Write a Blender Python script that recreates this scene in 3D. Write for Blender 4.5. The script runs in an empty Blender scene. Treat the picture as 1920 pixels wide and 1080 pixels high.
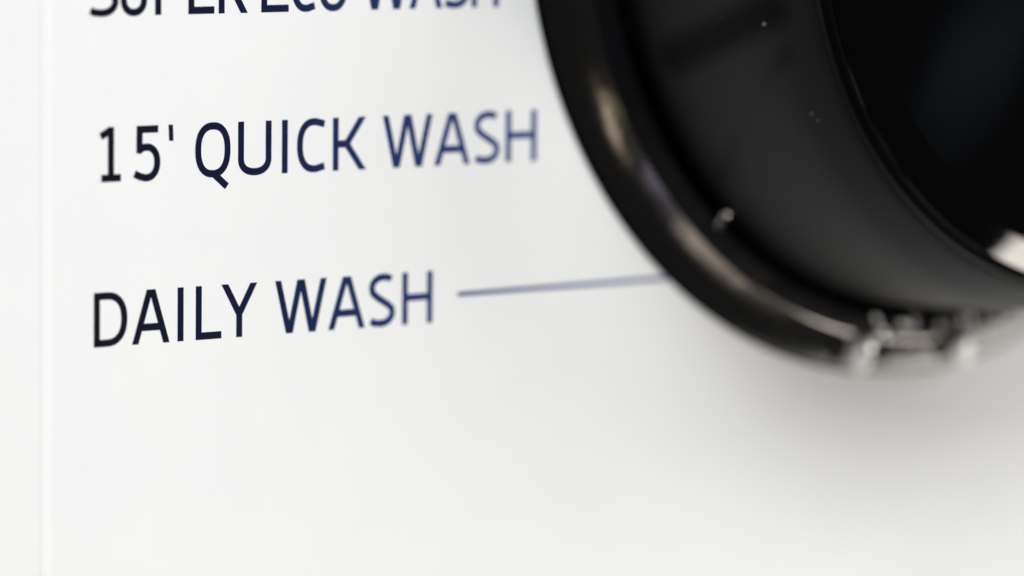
import bpy, bmesh, math, random
from mathutils import Matrix, Vector
random.seed(7)
scene = bpy.context.scene
C = scene.collection
MM = 0.001

# ---------------------------------------------------------------- camera
R = [[0.773884, 0.631025, 0.053963], [-0.633253, 0.769662, 0.081307], [0.009774, -0.097094, 0.995227]]
CAM = Vector((-0.155623, -0.208385, 0.011229))
cam_data = bpy.data.cameras.new("camera")
cam = bpy.data.objects.new("camera", cam_data)
C.objects.link(cam)
cam.matrix_world = Matrix(((R[0][0], R[0][2], -R[0][1], CAM[0]),
                           (R[1][0], R[1][2], -R[1][1], CAM[1]),
                           (R[2][0], R[2][2], -R[2][1], CAM[2]), (0, 0, 0, 1)))
cam_data.sensor_width = 36
cam_data.sensor_fit = 'HORIZONTAL'
cam_data.lens = 177.978
cam_data.clip_start = 0.01
cam_data.clip_end = 20
view_dir = Vector((R[0][1], R[1][1], R[2][1]))
focus_point = Vector((-4.0 * MM, 0, -9 * MM))
cam_data.dof.use_dof = True
cam_data.dof.focus_distance = (focus_point - CAM).dot(view_dir)
cam_data.dof.aperture_fstop = 18
scene.camera = cam

# ---------------------------------------------------------------- world, lamps, exposure
world = bpy.data.worlds.new("World")
scene.world = world
world.use_nodes = True
bg = world.node_tree.nodes["Background"]
bg.inputs[0].default_value = (0.95, 0.97, 1.0, 1)
bg.inputs[1].default_value = 0.013

def area(name, loc, target, sx, sy, power, col=(1, 1, 1)):
    d = bpy.data.lights.new(name, 'AREA')
    d.shape = 'RECTANGLE'
    d.size, d.size_y, d.energy, d.color = sx, sy, power, col
    o = bpy.data.objects.new(name, d)
    C.objects.link(o)
    o.location = loc
    o.rotation_euler = (Vector(target) - Vector(loc)).to_track_quat('-Z', 'Y').to_euler()
    return o
K = (0.03, 0, 0)
area("key_light", (-0.18, -0.64, 0.56), K, 0.50, 0.42, 5.7, (0.962, 0.982, 1.0))
area("front_fill", (-0.20, -0.90, 0.14), K, 0.50, 0.40, 1.35, (0.97, 0.985, 1.0))  # unseen fill added behind the camera to lighten the knob's shadow
area("right_light", (0.56, -0.48, 0.42), K, 0.36, 0.36, 2.2, (0.97, 0.985, 1.0))
area("low_right_softbox", (0.58, -0.47, -0.48), K, 0.32, 0.28, 4.3, (1.0, 0.945, 0.86))  # unseen softbox added low right for the cap's bright crescent and shadow fill
area("bezel_band_light", (0.12, -0.335, -0.505), K, 0.26, 0.08, 0.045, (1.0, 0.90, 0.78))  # unseen strip added to reflect as the beige band on the bezel
area("violet_glint_light", (-0.045, -0.425, -0.43), K, 0.10, 0.09, 0.011, (0.80, 0.74, 1.0))  # unseen light added for the violet patch reflected in the bezel
area("blue_streak_light", (0.566, -0.615, -0.068), K, 0.007, 0.035, 0.00040, (0.6, 0.8, 1.0))  # unseen light added for the faint blue streak on the cap
area("tan_glint_light", (-0.21, -0.405, -0.39), K, 0.04, 0.10, 0.018, (1.0, 0.85, 0.62))  # unseen light added for the tan glint on the bezel

scene.view_settings.view_transform = 'Standard'
scene.view_settings.look = 'None'
scene.view_settings.gamma = 1
scene.view_settings.exposure = 0.02
scene.cycles.use_denoising = True
scene.cycles.max_bounces = 8

# ---------------------------------------------------------------- materials
def mat(name, col, rough, spec=0.5, metal=0.0, coat=0.0, coat_rough=0.05):
    m = bpy.data.materials.new(name)
    m.use_nodes = True
    b = m.node_tree.nodes["Principled BSDF"]
    b.inputs["Base Color"].default_value = (*col, 1)
    b.inputs["Roughness"].default_value = rough
    b.inputs["Specular IOR Level"].default_value = spec
    b.inputs["Metallic"].default_value = metal
    b.inputs["Coat Weight"].default_value = coat
    b.inputs["Coat Roughness"].default_value = coat_rough
    return m, m.node_tree, b

def add_noise_bump(nt, b, scale, strength, dist, detail=3):
    tc = nt.nodes.new("ShaderNodeTexCoord")
    n = nt.nodes.new("ShaderNodeTexNoise")
    n.inputs["Scale"].default_value = scale
    n.inputs["Detail"].default_value = detail
    nt.links.new(tc.outputs["Object"], n.inputs["Vector"])
    bp = nt.nodes.new("ShaderNodeBump")
    bp.inputs["Strength"].default_value = strength
    bp.inputs["Distance"].default_value = dist
    nt.links.new(n.outputs["Fac"], bp.inputs["Height"])
    nt.links.new(bp.outputs["Normal"], b.inputs["Normal"])
    return tc, n

def ramp(nt, fac, stops):
    r = nt.nodes.new("ShaderNodeValToRGB")
    e = r.color_ramp.elements
    while len(e) < len(stops):
        e.new(0.5)
    for el, (p, c) in zip(e, stops):
        el.position = p
        el.color = (*c, 1)
    nt.links.new(fac, r.inputs["Fac"])
    return r

M_panel, nt, b = mat("white_plastic", (0.86, 0.865, 0.87), 0.34, 0.45)
tc, n = add_noise_bump(nt, b, 200, 0.012, 0.0001)
r = ramp(nt, n.outputs["Fac"], [(0.3, (0.85, 0.855, 0.86)), (0.7, (0.868, 0.87, 0.872))])
nt.links.new(r.outputs["Color"], b.inputs["Base Color"])

# ink: lens colour fringing painted into it, near black at left, bluer to the right
M_ink, nt, b = mat("printed_ink", (0.01, 0.015, 0.05), 0.6, 0.08)
tc = nt.nodes.new("ShaderNodeTexCoord")
sx = nt.nodes.new("ShaderNodeSeparateXYZ")
nt.links.new(tc.outputs["Object"], sx.inputs[0])
mr = nt.nodes.new("ShaderNodeMapRange")
mr.inputs["From Min"].default_value = -12 * MM
mr.inputs["From Max"].default_value = 18 * MM
nt.links.new(sx.outputs["X"], mr.inputs["Value"])
nz = nt.nodes.new("ShaderNodeTexNoise")
nz.inputs["Scale"].default_value = 900
nt.links.new(tc.outputs["Object"], nz.inputs["Vector"])
ad = nt.nodes.new("ShaderNodeMath")
ad.operation = 'MULTIPLY_ADD'
ad.inputs[1].default_value = 0.14
nt.links.new(nz.outputs["Fac"], ad.inputs[0])
nt.links.new(mr.outputs["Result"], ad.inputs[2])
r = ramp(nt, ad.outputs[0], [(0.07, (0.002, 0.002, 0.006)), (0.42, (0.003, 0.007, 0.040)), (1.0, (0.022, 0.055, 0.215))])
nt.links.new(r.outputs["Color"], b.inputs["Base Color"])

M_bezel, nt, b = mat("dark_chrome", (0.42, 0.405, 0.39), 0.145, 0.5, metal=1.0)
add_noise_bump(nt, b, 300, 0.13, 0.0003, 3)
M_lip, nt, b = mat("glossy_black_lip", (0.005, 0.005, 0.006), 0.40, 0.05)
add_noise_bump(nt, b, 700, 0.35, 0.0003, 3)
M_bead, nt, b = mat("white_bead", (0.885, 0.885, 0.885), 0.4, 0.5)
M_cap, nt, b = mat("piano_black_cap", (0.0015, 0.0015, 0.0018), 0.045, 0.5)
M_rim, nt, b = mat("black_rim_plastic", (0.003, 0.003, 0.004), 0.7, 0.02)
M_chrome, nt, b = mat("bright_chrome", (0.75, 0.72, 0.68), 0.14, 0.5, metal=1.0)
M_glint, nt, b = mat("polished_glint", (0.97, 0.96, 0.95), 0.30, 0.5, metal=1.0)
M_dust, nt, b = mat("pale_dust", (0.35, 0.33, 0.20), 0.8, 0.1)

# satin skirt, dark reflections painted into its colour, in degrees around and millimetres out
M_skirt, nt, b = mat("satin_charcoal_plastic", (0.0048, 0.0048, 0.0051), 0.50, 0.22)
tc, n = add_noise_bump(nt, b, 3500, 0.12, 0.00004)
def vmath(op, a=None, bb=None):
    v = nt.nodes.new("ShaderNodeVectorMath")
    v.operation = op
    for i, s in enumerate((a, bb)):
        if s is None:
            continue
        if hasattr(s, "links"):
            nt.links.new(s, v.inputs[i])
        else:
            v.inputs[i].default_value = s
    return v
def fmath(op, a, bb=0.0, clamp=False):
    v = nt.nodes.new("ShaderNodeMath")
    v.operation = op
    v.use_clamp = clamp
    for i, s in enumerate((a, bb)):
        if hasattr(s, "links"):
            nt.links.new(s, v.inputs[i])
        else:
            v.inputs[i].default_value = s
    return v
def on_skirt(h, th, rr):      # knob-local point, metres
    a = math.radians(th)
    return Vector((rr * math.cos(a), -h, rr * math.sin(a))) * MM
def dark_reflection(p, q, rad, soft):
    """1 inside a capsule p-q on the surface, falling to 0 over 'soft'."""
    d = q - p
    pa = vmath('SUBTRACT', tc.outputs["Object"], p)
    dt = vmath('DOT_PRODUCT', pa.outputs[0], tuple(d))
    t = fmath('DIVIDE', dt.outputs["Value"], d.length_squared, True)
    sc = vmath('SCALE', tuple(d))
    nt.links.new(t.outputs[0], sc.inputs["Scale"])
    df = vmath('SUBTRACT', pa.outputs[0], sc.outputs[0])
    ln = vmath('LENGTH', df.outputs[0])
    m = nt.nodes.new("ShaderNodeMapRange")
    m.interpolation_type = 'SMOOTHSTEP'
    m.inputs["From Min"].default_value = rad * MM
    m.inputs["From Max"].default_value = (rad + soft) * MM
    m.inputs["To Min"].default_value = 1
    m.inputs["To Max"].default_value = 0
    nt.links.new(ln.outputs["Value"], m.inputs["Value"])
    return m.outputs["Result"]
s1 = dark_reflection(on_skirt(5.1, 203.0, 23.98), on_skirt(13.2, 196.0, 23.35), 0.25, 1.5)
s2 = dark_reflection(on_skirt(13.5, 202.2, 23.25), on_skirt(4.4, 221.5, 24.0), 0.0, 0.8)
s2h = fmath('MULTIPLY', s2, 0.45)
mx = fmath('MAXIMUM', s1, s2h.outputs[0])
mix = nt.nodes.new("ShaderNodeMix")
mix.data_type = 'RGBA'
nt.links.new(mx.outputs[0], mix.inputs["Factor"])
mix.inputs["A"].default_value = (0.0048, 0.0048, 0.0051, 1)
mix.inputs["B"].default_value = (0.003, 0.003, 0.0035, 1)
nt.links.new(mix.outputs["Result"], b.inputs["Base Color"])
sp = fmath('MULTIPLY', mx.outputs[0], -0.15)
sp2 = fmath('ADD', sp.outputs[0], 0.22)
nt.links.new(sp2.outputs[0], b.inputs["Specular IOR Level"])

# ---------------------------------------------------------------- helpers
def link_bm(name, bm, m, parent=None, smooth=False, loc=(0, 0, 0)):
    me = bpy.data.meshes.new(name)
    bmesh.ops.recalc_face_normals(bm, faces=bm.faces)
    bm.to_mesh(me)
    bm.free()
    me.materials.append(m)
    if smooth:
        for p in me.polygons:
            p.use_smooth = True
    o = bpy.data.objects.new(name, me)
    C.objects.link(o)
    o.parent = parent
    o.location = loc
    return o

def thing(name, label, cat, loc=(0, 0, 0)):
    o = bpy.data.objects.new(name, None)
    o.empty_display_size = 0.01
    C.objects.link(o)
    o.location = loc
    o["label"] = label
    o["category"] = cat
    return o

def rounded_box(x0, x1, y0, y1, z0, z1, rad, seg=3):
    bm = bmesh.new()
    bmesh.ops.create_cube(bm, size=1)
    for v in bm.verts:
        v.co = Vector(((x0 + x1) / 2 + v.co.x * (x1 - x0), (y0 + y1) / 2 + v.co.y * (y1 - y0),
                       (z0 + z1) / 2 + v.co.z * (z1 - z0))) * MM
    bmesh.ops.bevel(bm, geom=list(bm.edges), offset=rad * MM, segments=seg, profile=0.5, affect='EDGES')
    return bm

def smooth_profile(pts, rounds, seg=6):
    """pts: (r,h) polyline in mm, rounds: corner radius per point -> dense rounded polyline."""
    out = []
    for i, p in enumerate(pts):
        rr = rounds[i]
        if rr <= 0 or i in (0, len(pts) - 1):
            out.append(p)
            continue
        p = Vector(p)
        a = (Vector(pts[i - 1]) - p)
        c = (Vector(pts[i + 1]) - p)
        ra = min(rr, a.length * 0.49)
        rc = min(rr, c.length * 0.49)
        A, B = p + a.normalized() * ra, p + c.normalized() * rc
        for k in range(seg + 1):
            t = k / seg
            out.append(tuple(A * (1 - t) ** 2 + p * 2 * t * (1 - t) + B * t * t))
    return out

def lathe(prof, n=256):
    """profile (radius, height) in mm, axis -Y."""
    bm = bmesh.new()
    rings = []
    for r_, h in prof:
        if r_ < 1e-6:
            rings.append([bm.verts.new((0, -h * MM, 0))])
        else:
            rings.append([bm.verts.new((r_ * MM * math.cos(2 * math.pi * k / n), -h * MM,
                                        r_ * MM * math.sin(2 * math.pi * k / n))) for k in range(n)])
    for a, b_ in zip(rings, rings[1:]):
        for k in range(n):
            k2 = (k + 1) % n
            if len(a) == 1 and len(b_) == 1:
                continue
            if len(b_) == 1:
                bm.faces.new((a[k], a[k2], b_[0]))
            elif len(a) == 1:
                bm.faces.new((a[0], b_[k2], b_[k]))
            else:
                bm.faces.new((a[k], a[k2], b_[k2], b_[k]))
    return bm

# ---------------------------------------------------------------- control panel
panel = thing("control_panel", "glossy white appliance control panel printed with wash programme names", "control panel")
X_SEAM0, X_SEAM1 = -15.08, -14.42
link_bm("panel_face", rounded_box(-14.43, 150, 0, 4, -90, 70, 0.02), M_panel, panel)
strip = link_bm("edge_strip", rounded_box(-70, -15.08, 0.0, 4, -90, 70, 0.02), M_panel, panel)
# the slim raised bead that closes the joint between strip and face
bm = bmesh.new()
sec = [(X_SEAM0 + (X_SEAM1 - X_SEAM0) * (0.5 - 0.5 * math.cos(math.pi * k / 10)), -0.002 - 0.02 * math.sin(math.pi * k / 10)) for k in range(11)]
sec = [(X_SEAM0, 1.0)] + sec + [(X_SEAM1, 1.0)]
lo = [bm.verts.new((x * MM, y * MM, -89.5 * MM)) for x, y in sec]
hi = [bm.verts.new((x * MM, y * MM, 69.5 * MM)) for x, y in sec]
for k in range(len(sec) - 1):
    bm.faces.new((lo[k], lo[k + 1], hi[k + 1], hi[k]))
bead = link_bm("edge_bead", bm, M_bead, panel, True)

# ---------------------------------------------------------------- lettering: every stroke a thin raised ribbon of ink
SW = 0.37          # stroke width, mm
CAP = 2.75          # capital height
ROW = 8.3           # row spacing

def arc(cx, cy, rx, ry, a0, a1, n=14, e=2.15):
    out = []
    for k in range(n + 1):
        a = math.radians(a0 + (a1 - a0) * k / n)
        c, s = math.cos(a), math.sin(a)
        out.append((cx + rx * math.copysign(abs(c) ** (2 / e), c), cy + ry * math.copysign(abs(s) ** (2 / e), s)))
    return out

def glyph(ch, W, H=CAP, w=SW):
    """centre-line strokes; the glyph's outer box is 0..W by 0..H."""
    h = w / 2
    L, Rr, B, T = h, W - h, h, H - h
    m = H / 2
    o = 0.03
    if ch == 'D':
        q = W * 0.40
        return [[(L, 0), (L, H)],
                [(L, B), (q, B)] + arc(q, m, Rr - q, T - m, -90, 90, 22, 2.3) + [(L, T)]]
    if ch == 'A':
        c = W / 2
        k = 0.30
        xl = h + (c - h) * k
        return [[(h, 0), (c - 0.07, H)], [(W - h, 0), (c + 0.07, H)], [(xl - .02, H * k + .02), (W - xl + .02, H * k + .02)]]
    if ch == 'I':
        return [[(W / 2, 0), (W / 2, H)]]
    if ch == 'L':
        return [[(L, 0), (L, H)], [(L, B), (W, B)]]
    if ch == 'Y':
        c = W / 2
        return [[(h, H), (c, H * 0.43)], [(W - h, H), (c, H * 0.43)], [(c, H * 0.47), (c, 0)]]
    if ch == 'W':
        a, b_, c = h, W / 2, W - h
        q1, q3 = W * 0.27, W * 0.73
        return [[(a, H), (q1, 0)], [(q1 + .05, 0), (b_ - .05, H)], [(b_ + .05, H), (q3 - .05, 0)], [(q3, 0), (c, H)]]
    if ch == 'S':
        T2, B2 = T + o, B - o
        yr = H * 0.27
        x0, x1 = L, Rr
        return [[(x1 - .10, T2 - .17)] + arc(W * 0.56, H * 0.73, W * 0.56 - x0, T2 - H * 0.73, 62, 180, 12, 2.1)
                + [(x0 + .06, H * 0.645), (x0 + .22 * W, H * 0.555), (W * 0.52, H * 0.485), (x1 - .20 * W, H * 0.425), (x1 - .05, H * 0.345)]
                + arc(W * 0.44, yr, x1 - W * 0.44, yr - B2, 0, -100, 11, 2.1) + [(x0 + .14, B2 + .045), (x0 - .06, B2 + .16)]]
    if ch == 'H':
        return [[(L, 0), (L, H)], [(Rr, 0), (Rr, H)], [(L, H * 0.515), (Rr, H * 0.515)]]
    if ch == '1':
        c = W * 0.53
        return [[(c, 0.1), (c, H)], [(0.09, H * 0.83), (c + .02, H - .13)], [(W * 0.10, B), (W * 0.98, B)]]
    if ch == '5':
        q = W * 0.12 + h
        return [[(W * 0.92, T), (q - h, T)], [(q, H), (q - .02, H * 0.50)],
                [(q - .10, H * 0.535), (q + .22, H * 0.60)] + arc(W * 0.46, H * 0.325, Rr - W * 0.46, H * 0.285, 80, -90, 20, 2.2)
                + [(W * 0.25, B - o + .03), (0.07, B + .15)]]
    if ch == "'":
        return [[(W / 2 - .03, H), (W / 2 + .01, H * 0.70)]]
    if ch == 'Q':
        el = arc(W / 2, m, Rr - W / 2, T - m + o, 90, 450, 44, 2.35)
        return [el, [(W * 0.52, 0.16), (W * 0.90, -H * 0.19)]]
    if ch == 'O':
        return [arc(W / 2, m, Rr - W / 2, T - m + o, 90, 450, 44, 2.35)]
    if ch == 'U':
        q = H * 0.30
        return [[(L, H), (L, q)] + arc(W / 2, q, W / 2 - L, q - B + o, 180, 360, 22, 2.2) + [(Rr, q), (Rr, H)]]
    if ch == 'C':
        return [[(W - .06, T - .10)] + arc(W * 0.60, m, W * 0.60 - L, T - m + o, 72, 288, 28, 2.3) + [(W - .06, B + .10)]]
    if ch == 'K':
        return [[(L, 0), (L, H)], [(L, H * 0.50), (W * 0.46, H * 0.50)], [(W * 0.36, H * 0.43), (W - .17, H)], [(W * 0.36, H * 0.57), (W - .15, 0)]]
    if ch == 'P':
        return [[(L, 0), (L, H)], [(L, T), (W * 0.5, T)] + arc(W * 0.5, H * 0.70, Rr - W * 0.5, T - H * 0.70, 90, -90, 16, 2.2) + [(L, H * 0.70 - (T - H * 0.70))]]
    if ch == 'R':
        yl = H * 0.71 - (T - H * 0.71)
        return [[(L, 0), (L, H)], [(L, T), (W * 0.45, T)] + arc(W * 0.45, H * 0.71, W * 0.86 - h - W * 0.45, T - H * 0.71, 90, -90, 16, 2.2) + [(L, yl)],
                [(W * 0.45, yl), (W - .17, 0)]]
    if ch == 'E':
        return [[(L, 0), (L, H)], [(L, B), (W, B)], [(L, m + .05), (W * .93, m + .05)], [(L, T), (W, T)]]
    return []

def ribbon(bm, pts, w, y_top, y_base=0.0):
    """mitred flat ribbon of ink along pts (mm), its face at y=-y_top."""
    P = [Vector(p) for p in pts]
    P = [p for i, p in enumerate(P) if i == 0 or (p - P[i - 1]).length > 1e-4]
    closed = (P[0] - P[-1]).length < 1e-3 and len(P) > 4
    if closed:
        P.pop()
    n = len(P)
    left, right = [], []
    d0 = P[1] - P[0]
    flat_ends = n == 2 and abs(d0.y) > 0.8 and abs(d0.x) > 0.02       # diagonal limbs are cut level
    for i in range(n):
        a = P[(i - 1) % n] if (closed or i > 0) else None
        c = P[(i + 1) % n] if (closed or i < n - 1) else None
        d1 = (P[i] - a).normalized() if a is not None else None
        d2 = (c - P[i]).normalized() if c is not None else None
        if d1 is None: d1 = d2
        if d2 is None: d2 = d1
        nrm = Vector((-(d1 + d2).y, (d1 + d2).x)).normalized()
        k = (w / 2) / max(0.5, nrm.dot(Vector((-d1.y, d1.x))))
        if flat_ends:
            nrm = Vector((-math.copysign(1, d0.y), 0))
            k = (w / 2) * d0.length / abs(d0.y)
        left.append(P[i] + nrm * k)
        right.append(P[i] - nrm * k)
    def V(p, y):
        return bm.verts.new((p.x * MM, -y * MM, p.y * MM))
    lt = [V(p, y_top) for p in left]; rt = [V(p, y_top) for p in right]
    lb = [V(p, y_base) for p in left]; rb = [V(p, y_base) for p in right]
    m_ = n if closed else n - 1
    for i in range(m_):
        j = (i + 1) % n
        bm.faces.new((lt[i], lt[j], rt[j], rt[i]))
        bm.faces.new((lb[i], lb[j], lt[j], lt[i]))
        bm.faces.new((rt[i], rt[j], rb[j], rb[i]))
    if not closed:
        bm.faces.new((lt[0], rt[0], rb[0], lb[0]))
        bm.faces.new((lt[-1], lb[-1], rb[-1], rt[-1]))

WORDS = [
 ('SUPER', 0, [('S', -12.2, -10.39), ('U', -10.26, -8.64), ('P', -8.15, -6.53), ('E', -6.1, -4.48), ('R', -4.21, -2.43)]),
 ('ECO', 0, [('E', -1.52, 0.22), ('C', 0.39, 1.96), ('O', 2.14, 4.04)]),
 ('WASH', 0, [('W', 4.91, 8.15), ('A', 8.11, 10.29), ('S', 10.4, 12.09), ('H', 12.27, 14.12)]),
 ("15'", 1, [('1', -11.54, -10.2), ('5', -9.46, -7.81), ("'", -7.3, -6.98)]),
 ('QUICK', 1, [('Q', -5.64, -3.43), ('U', -2.95, -0.83), ('I', -0.18, 0.23), ('C', 0.81, 2.64), ('K', 3.13, 5.22)]),
 ('WASH', 1, [('W', 6.4, 9.7), ('A', 9.85, 12.24), ('S', 12.53, 14.28), ('H', 14.69, 16.81)]),
 ('DAILY', 2, [('D', -11.85, -9.81), ('A', -9.5, -7.21), ('I', -6.7, -6.34), ('L', -5.57, -3.96), ('Y', -3.93, -1.73)]),
 ('WASH', 2, [('W', -0.54, 2.77), ('A', 2.91, 5.29), ('S', 5.57, 7.29), ('H', 7.77, 9.8)]),
]
row_name = ["topmost row", "middle row", "lowest row"]
for word, row, letters in WORDS:
    bm = bmesh.new()
    for ch, x0, x1 in letters:
        for k, st in enumerate(glyph(ch, x1 - x0)):
            ribbon(bm, [(x0 + p[0], -row * ROW + p[1]) for p in st], 0.27 if ch == "'" else SW, 0.012 + 0.003 * k, -0.02)
    o = link_bm("printed_word", bm, M_ink, panel)
    o["label"] = "dark blue printed word %s in the %s" % (word, row_name[row])
bm = bmesh.new()
ribbon(bm, [(11.5, -15.19), (26.2, -15.113)], 0.23, 0.012, -0.02)
link_bm("leader_line", bm, M_ink, panel)

# ---------------------------------------------------------------- programme knob
KX, KZ = 44.05, 6.7
knob = thing("program_knob", "round black selector knob with glossy bezel on the white panel", "knob", (KX * MM, 0, KZ * MM))
prof = smooth_profile([(28.1, 0.30), (28.02, 0.42), (27.1, 1.42), (26.05, 2.22), (25.9, 2.2)], [0, 0.1, 0.8, 0.05, 0], 8)
link_bm("bezel_ring", lathe(prof), M_bezel, knob, True)
prof = smooth_profile([(26.08, 2.1), (25.95, 2.42), (24.6, 2.55), (24.3, 1.2)], [0, 0.25, 0.4, 0], 8)
link_bm("bezel_lip", lathe(prof), M_lip, knob, True)
link_bm("bezel_base", lathe([(28.15, -0.3), (28.18, 0.1), (28.14, 0.36), (27.9, 0.42)]), M_rim, knob, True)
link_bm("groove_floor", lathe([(24.9, 0.45), (22.5, 0.45)]), M_rim, knob)
prof = smooth_profile([(24.0, 0.4), (24.1, 1.6), (23.9, 8.0), (23.65, 12.3), (22.75, 15.0), (22.4, 15.8), (21.9, 15.85)],
                      [0, 0.6, 5, 4, 1.0, 0.3, 0], 8)
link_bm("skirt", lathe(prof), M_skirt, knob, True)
prof = smooth_profile([(22.15, 15.3), (22.22, 16.1), (22.05, 16.4), (21.85, 16.25), (21.85, 15.9)], [0, 0.25, 0.2, 0.1, 0], 6)
link_bm("cap_rim", lathe(prof), M_rim, knob, True)
def dome_tilt(r_):           # nearly flat middle, then a broad soft chamfer to the edge
    t = min(1.0, max(0.0, (r_ - 19.8) / 0.8))
    return math.radians(2.0 + 14.5 * t * t * (3 - 2 * t) + 10 * max(0.0, (r_ - 19.9) / 2.0))
dome = [(21.95, 16.1)]
h_, r_ = 16.25, 21.9
while r_ > 0.2:
    dome.append((r_, h_))
    step = min(r_, 0.2 if r_ > 18 else 1.5)
    h_ += step * math.tan(dome_tilt(r_ - step / 2))
    r_ -= step
dome.append((0, h_))
link_bm("cap_face", lathe(dome), M_cap, knob, True)

def glint_capsule(name, th, length, rad, m, skew, lift=0.0, mid=27.0):
    """a small half-buried capsule on the bezel, modelling a glint or the dark beside it."""
    bm = bmesh.new()
    n, cap = 12, 5
    rows = []
    for i in range(2 * cap + 1):
        if i <= cap:
            a = math.pi / 2 * (1 - i / cap); x = -length / 2 + rad - rad * math.sin(a); q = rad * math.cos(a)
        else:
            a = math.pi / 2 * (i - cap) / cap; x = length / 2 - rad + rad * math.sin(a); q = rad * math.cos(a)
        if i == cap:
            x, q = length / 2 - rad, rad
            rows.append([bm.verts.new(((-length / 2 + rad) * MM, q * math.cos(2 * math.pi * k / n) * MM, q * math.sin(2 * math.pi * k / n) * MM)) for k in range(n)])
        q = max(q, 0.004)
        rows.append([bm.verts.new((x * MM, q * math.cos(2 * math.pi * k / n) * MM, q * math.sin(2 * math.pi * k / n) * MM)) for k in range(n)])
    for u, w in zip(rows, rows[1:]):
        for k in range(n):
            bm.faces.new((u[k], u[(k + 1) % n], w[(k + 1) % n], w[k]))
    o = link_bm(name, bm, m, knob, True)
    h = 2.3 - (mid - 26.0) * 0.95 + lift
    o.matrix_local = (Matrix.Rotation(-math.radians(th), 4, 'Y') @ Matrix.Translation((mid * MM, -h * MM, 0))
                      @ Matrix.Rotation(math.radians(45), 4, 'Z') @ Matrix.Rotation(math.radians(skew), 4, 'Y'))
    return o
glint_capsule("bezel_glint", 260.0, 3.0, 0.62, M_glint, -30, 0.4)  # bright capsules added in place of white glints reflected in the bezel
glint_capsule("bezel_glint", 276.8, 3.2, 0.60, M_glint, -38, 0.4)
for th, ln, rd, mid in ((263.3, 2.0, 0.36, 26.8), (273.2, 2.1, 0.50, 26.7), (256.6, 2.0, 0.4, 27.2)):
    glint_capsule("glint_gap", th, ln, rd, M_lip, -40, 0.05, mid)  # black capsules added as the dark gaps beside the glints
# a metal sliver added as a glint in the groove; dust specks on the skirt
glint_capsule("glint_fleck", 228.5, 1.3, 0.24, M_chrome, -25, -0.9, 24.6)
for k in range(16):           # bright slivers added as broken glints along the lower part of the lip
    glint_capsule("glint_fleck", random.uniform(258, 284), random.uniform(0.8, 1.7), random.uniform(0.08, 0.15), random.choice((M_glint, M_glint, M_chrome)),
          random.uniform(-75, -15), -0.35 + random.uniform(-0.1, 0.1), random.uniform(24.9, 25.9))
def speck(h, th, rr, size, squash=1.0):
    bm = bmesh.new()
    bmesh.ops.create_icosphere(bm, subdivisions=1, radius=size * MM)
    for v in bm.verts:
        v.co = Vector((v.co.x * squash, v.co.y, v.co.z)) * random.uniform(0.8, 1.2)
    o = link_bm("dust_speck", bm, M_dust, knob)
    o.location = on_skirt(h, th, rr)
    return o
speck(12.67, 198.0, 23.55, 0.09)
speck(13.7, 211.0, 23.2, 0.04, 2.5)
speck(13.9, 212.1, 23.13, 0.035, 2.0)
for k in range(12):
    h = random.uniform(3, 11)
    speck(h, random.uniform(190, 250), 24.0 - 0.03 * (h - 3), random.uniform(0.014, 0.03))
print("ok")
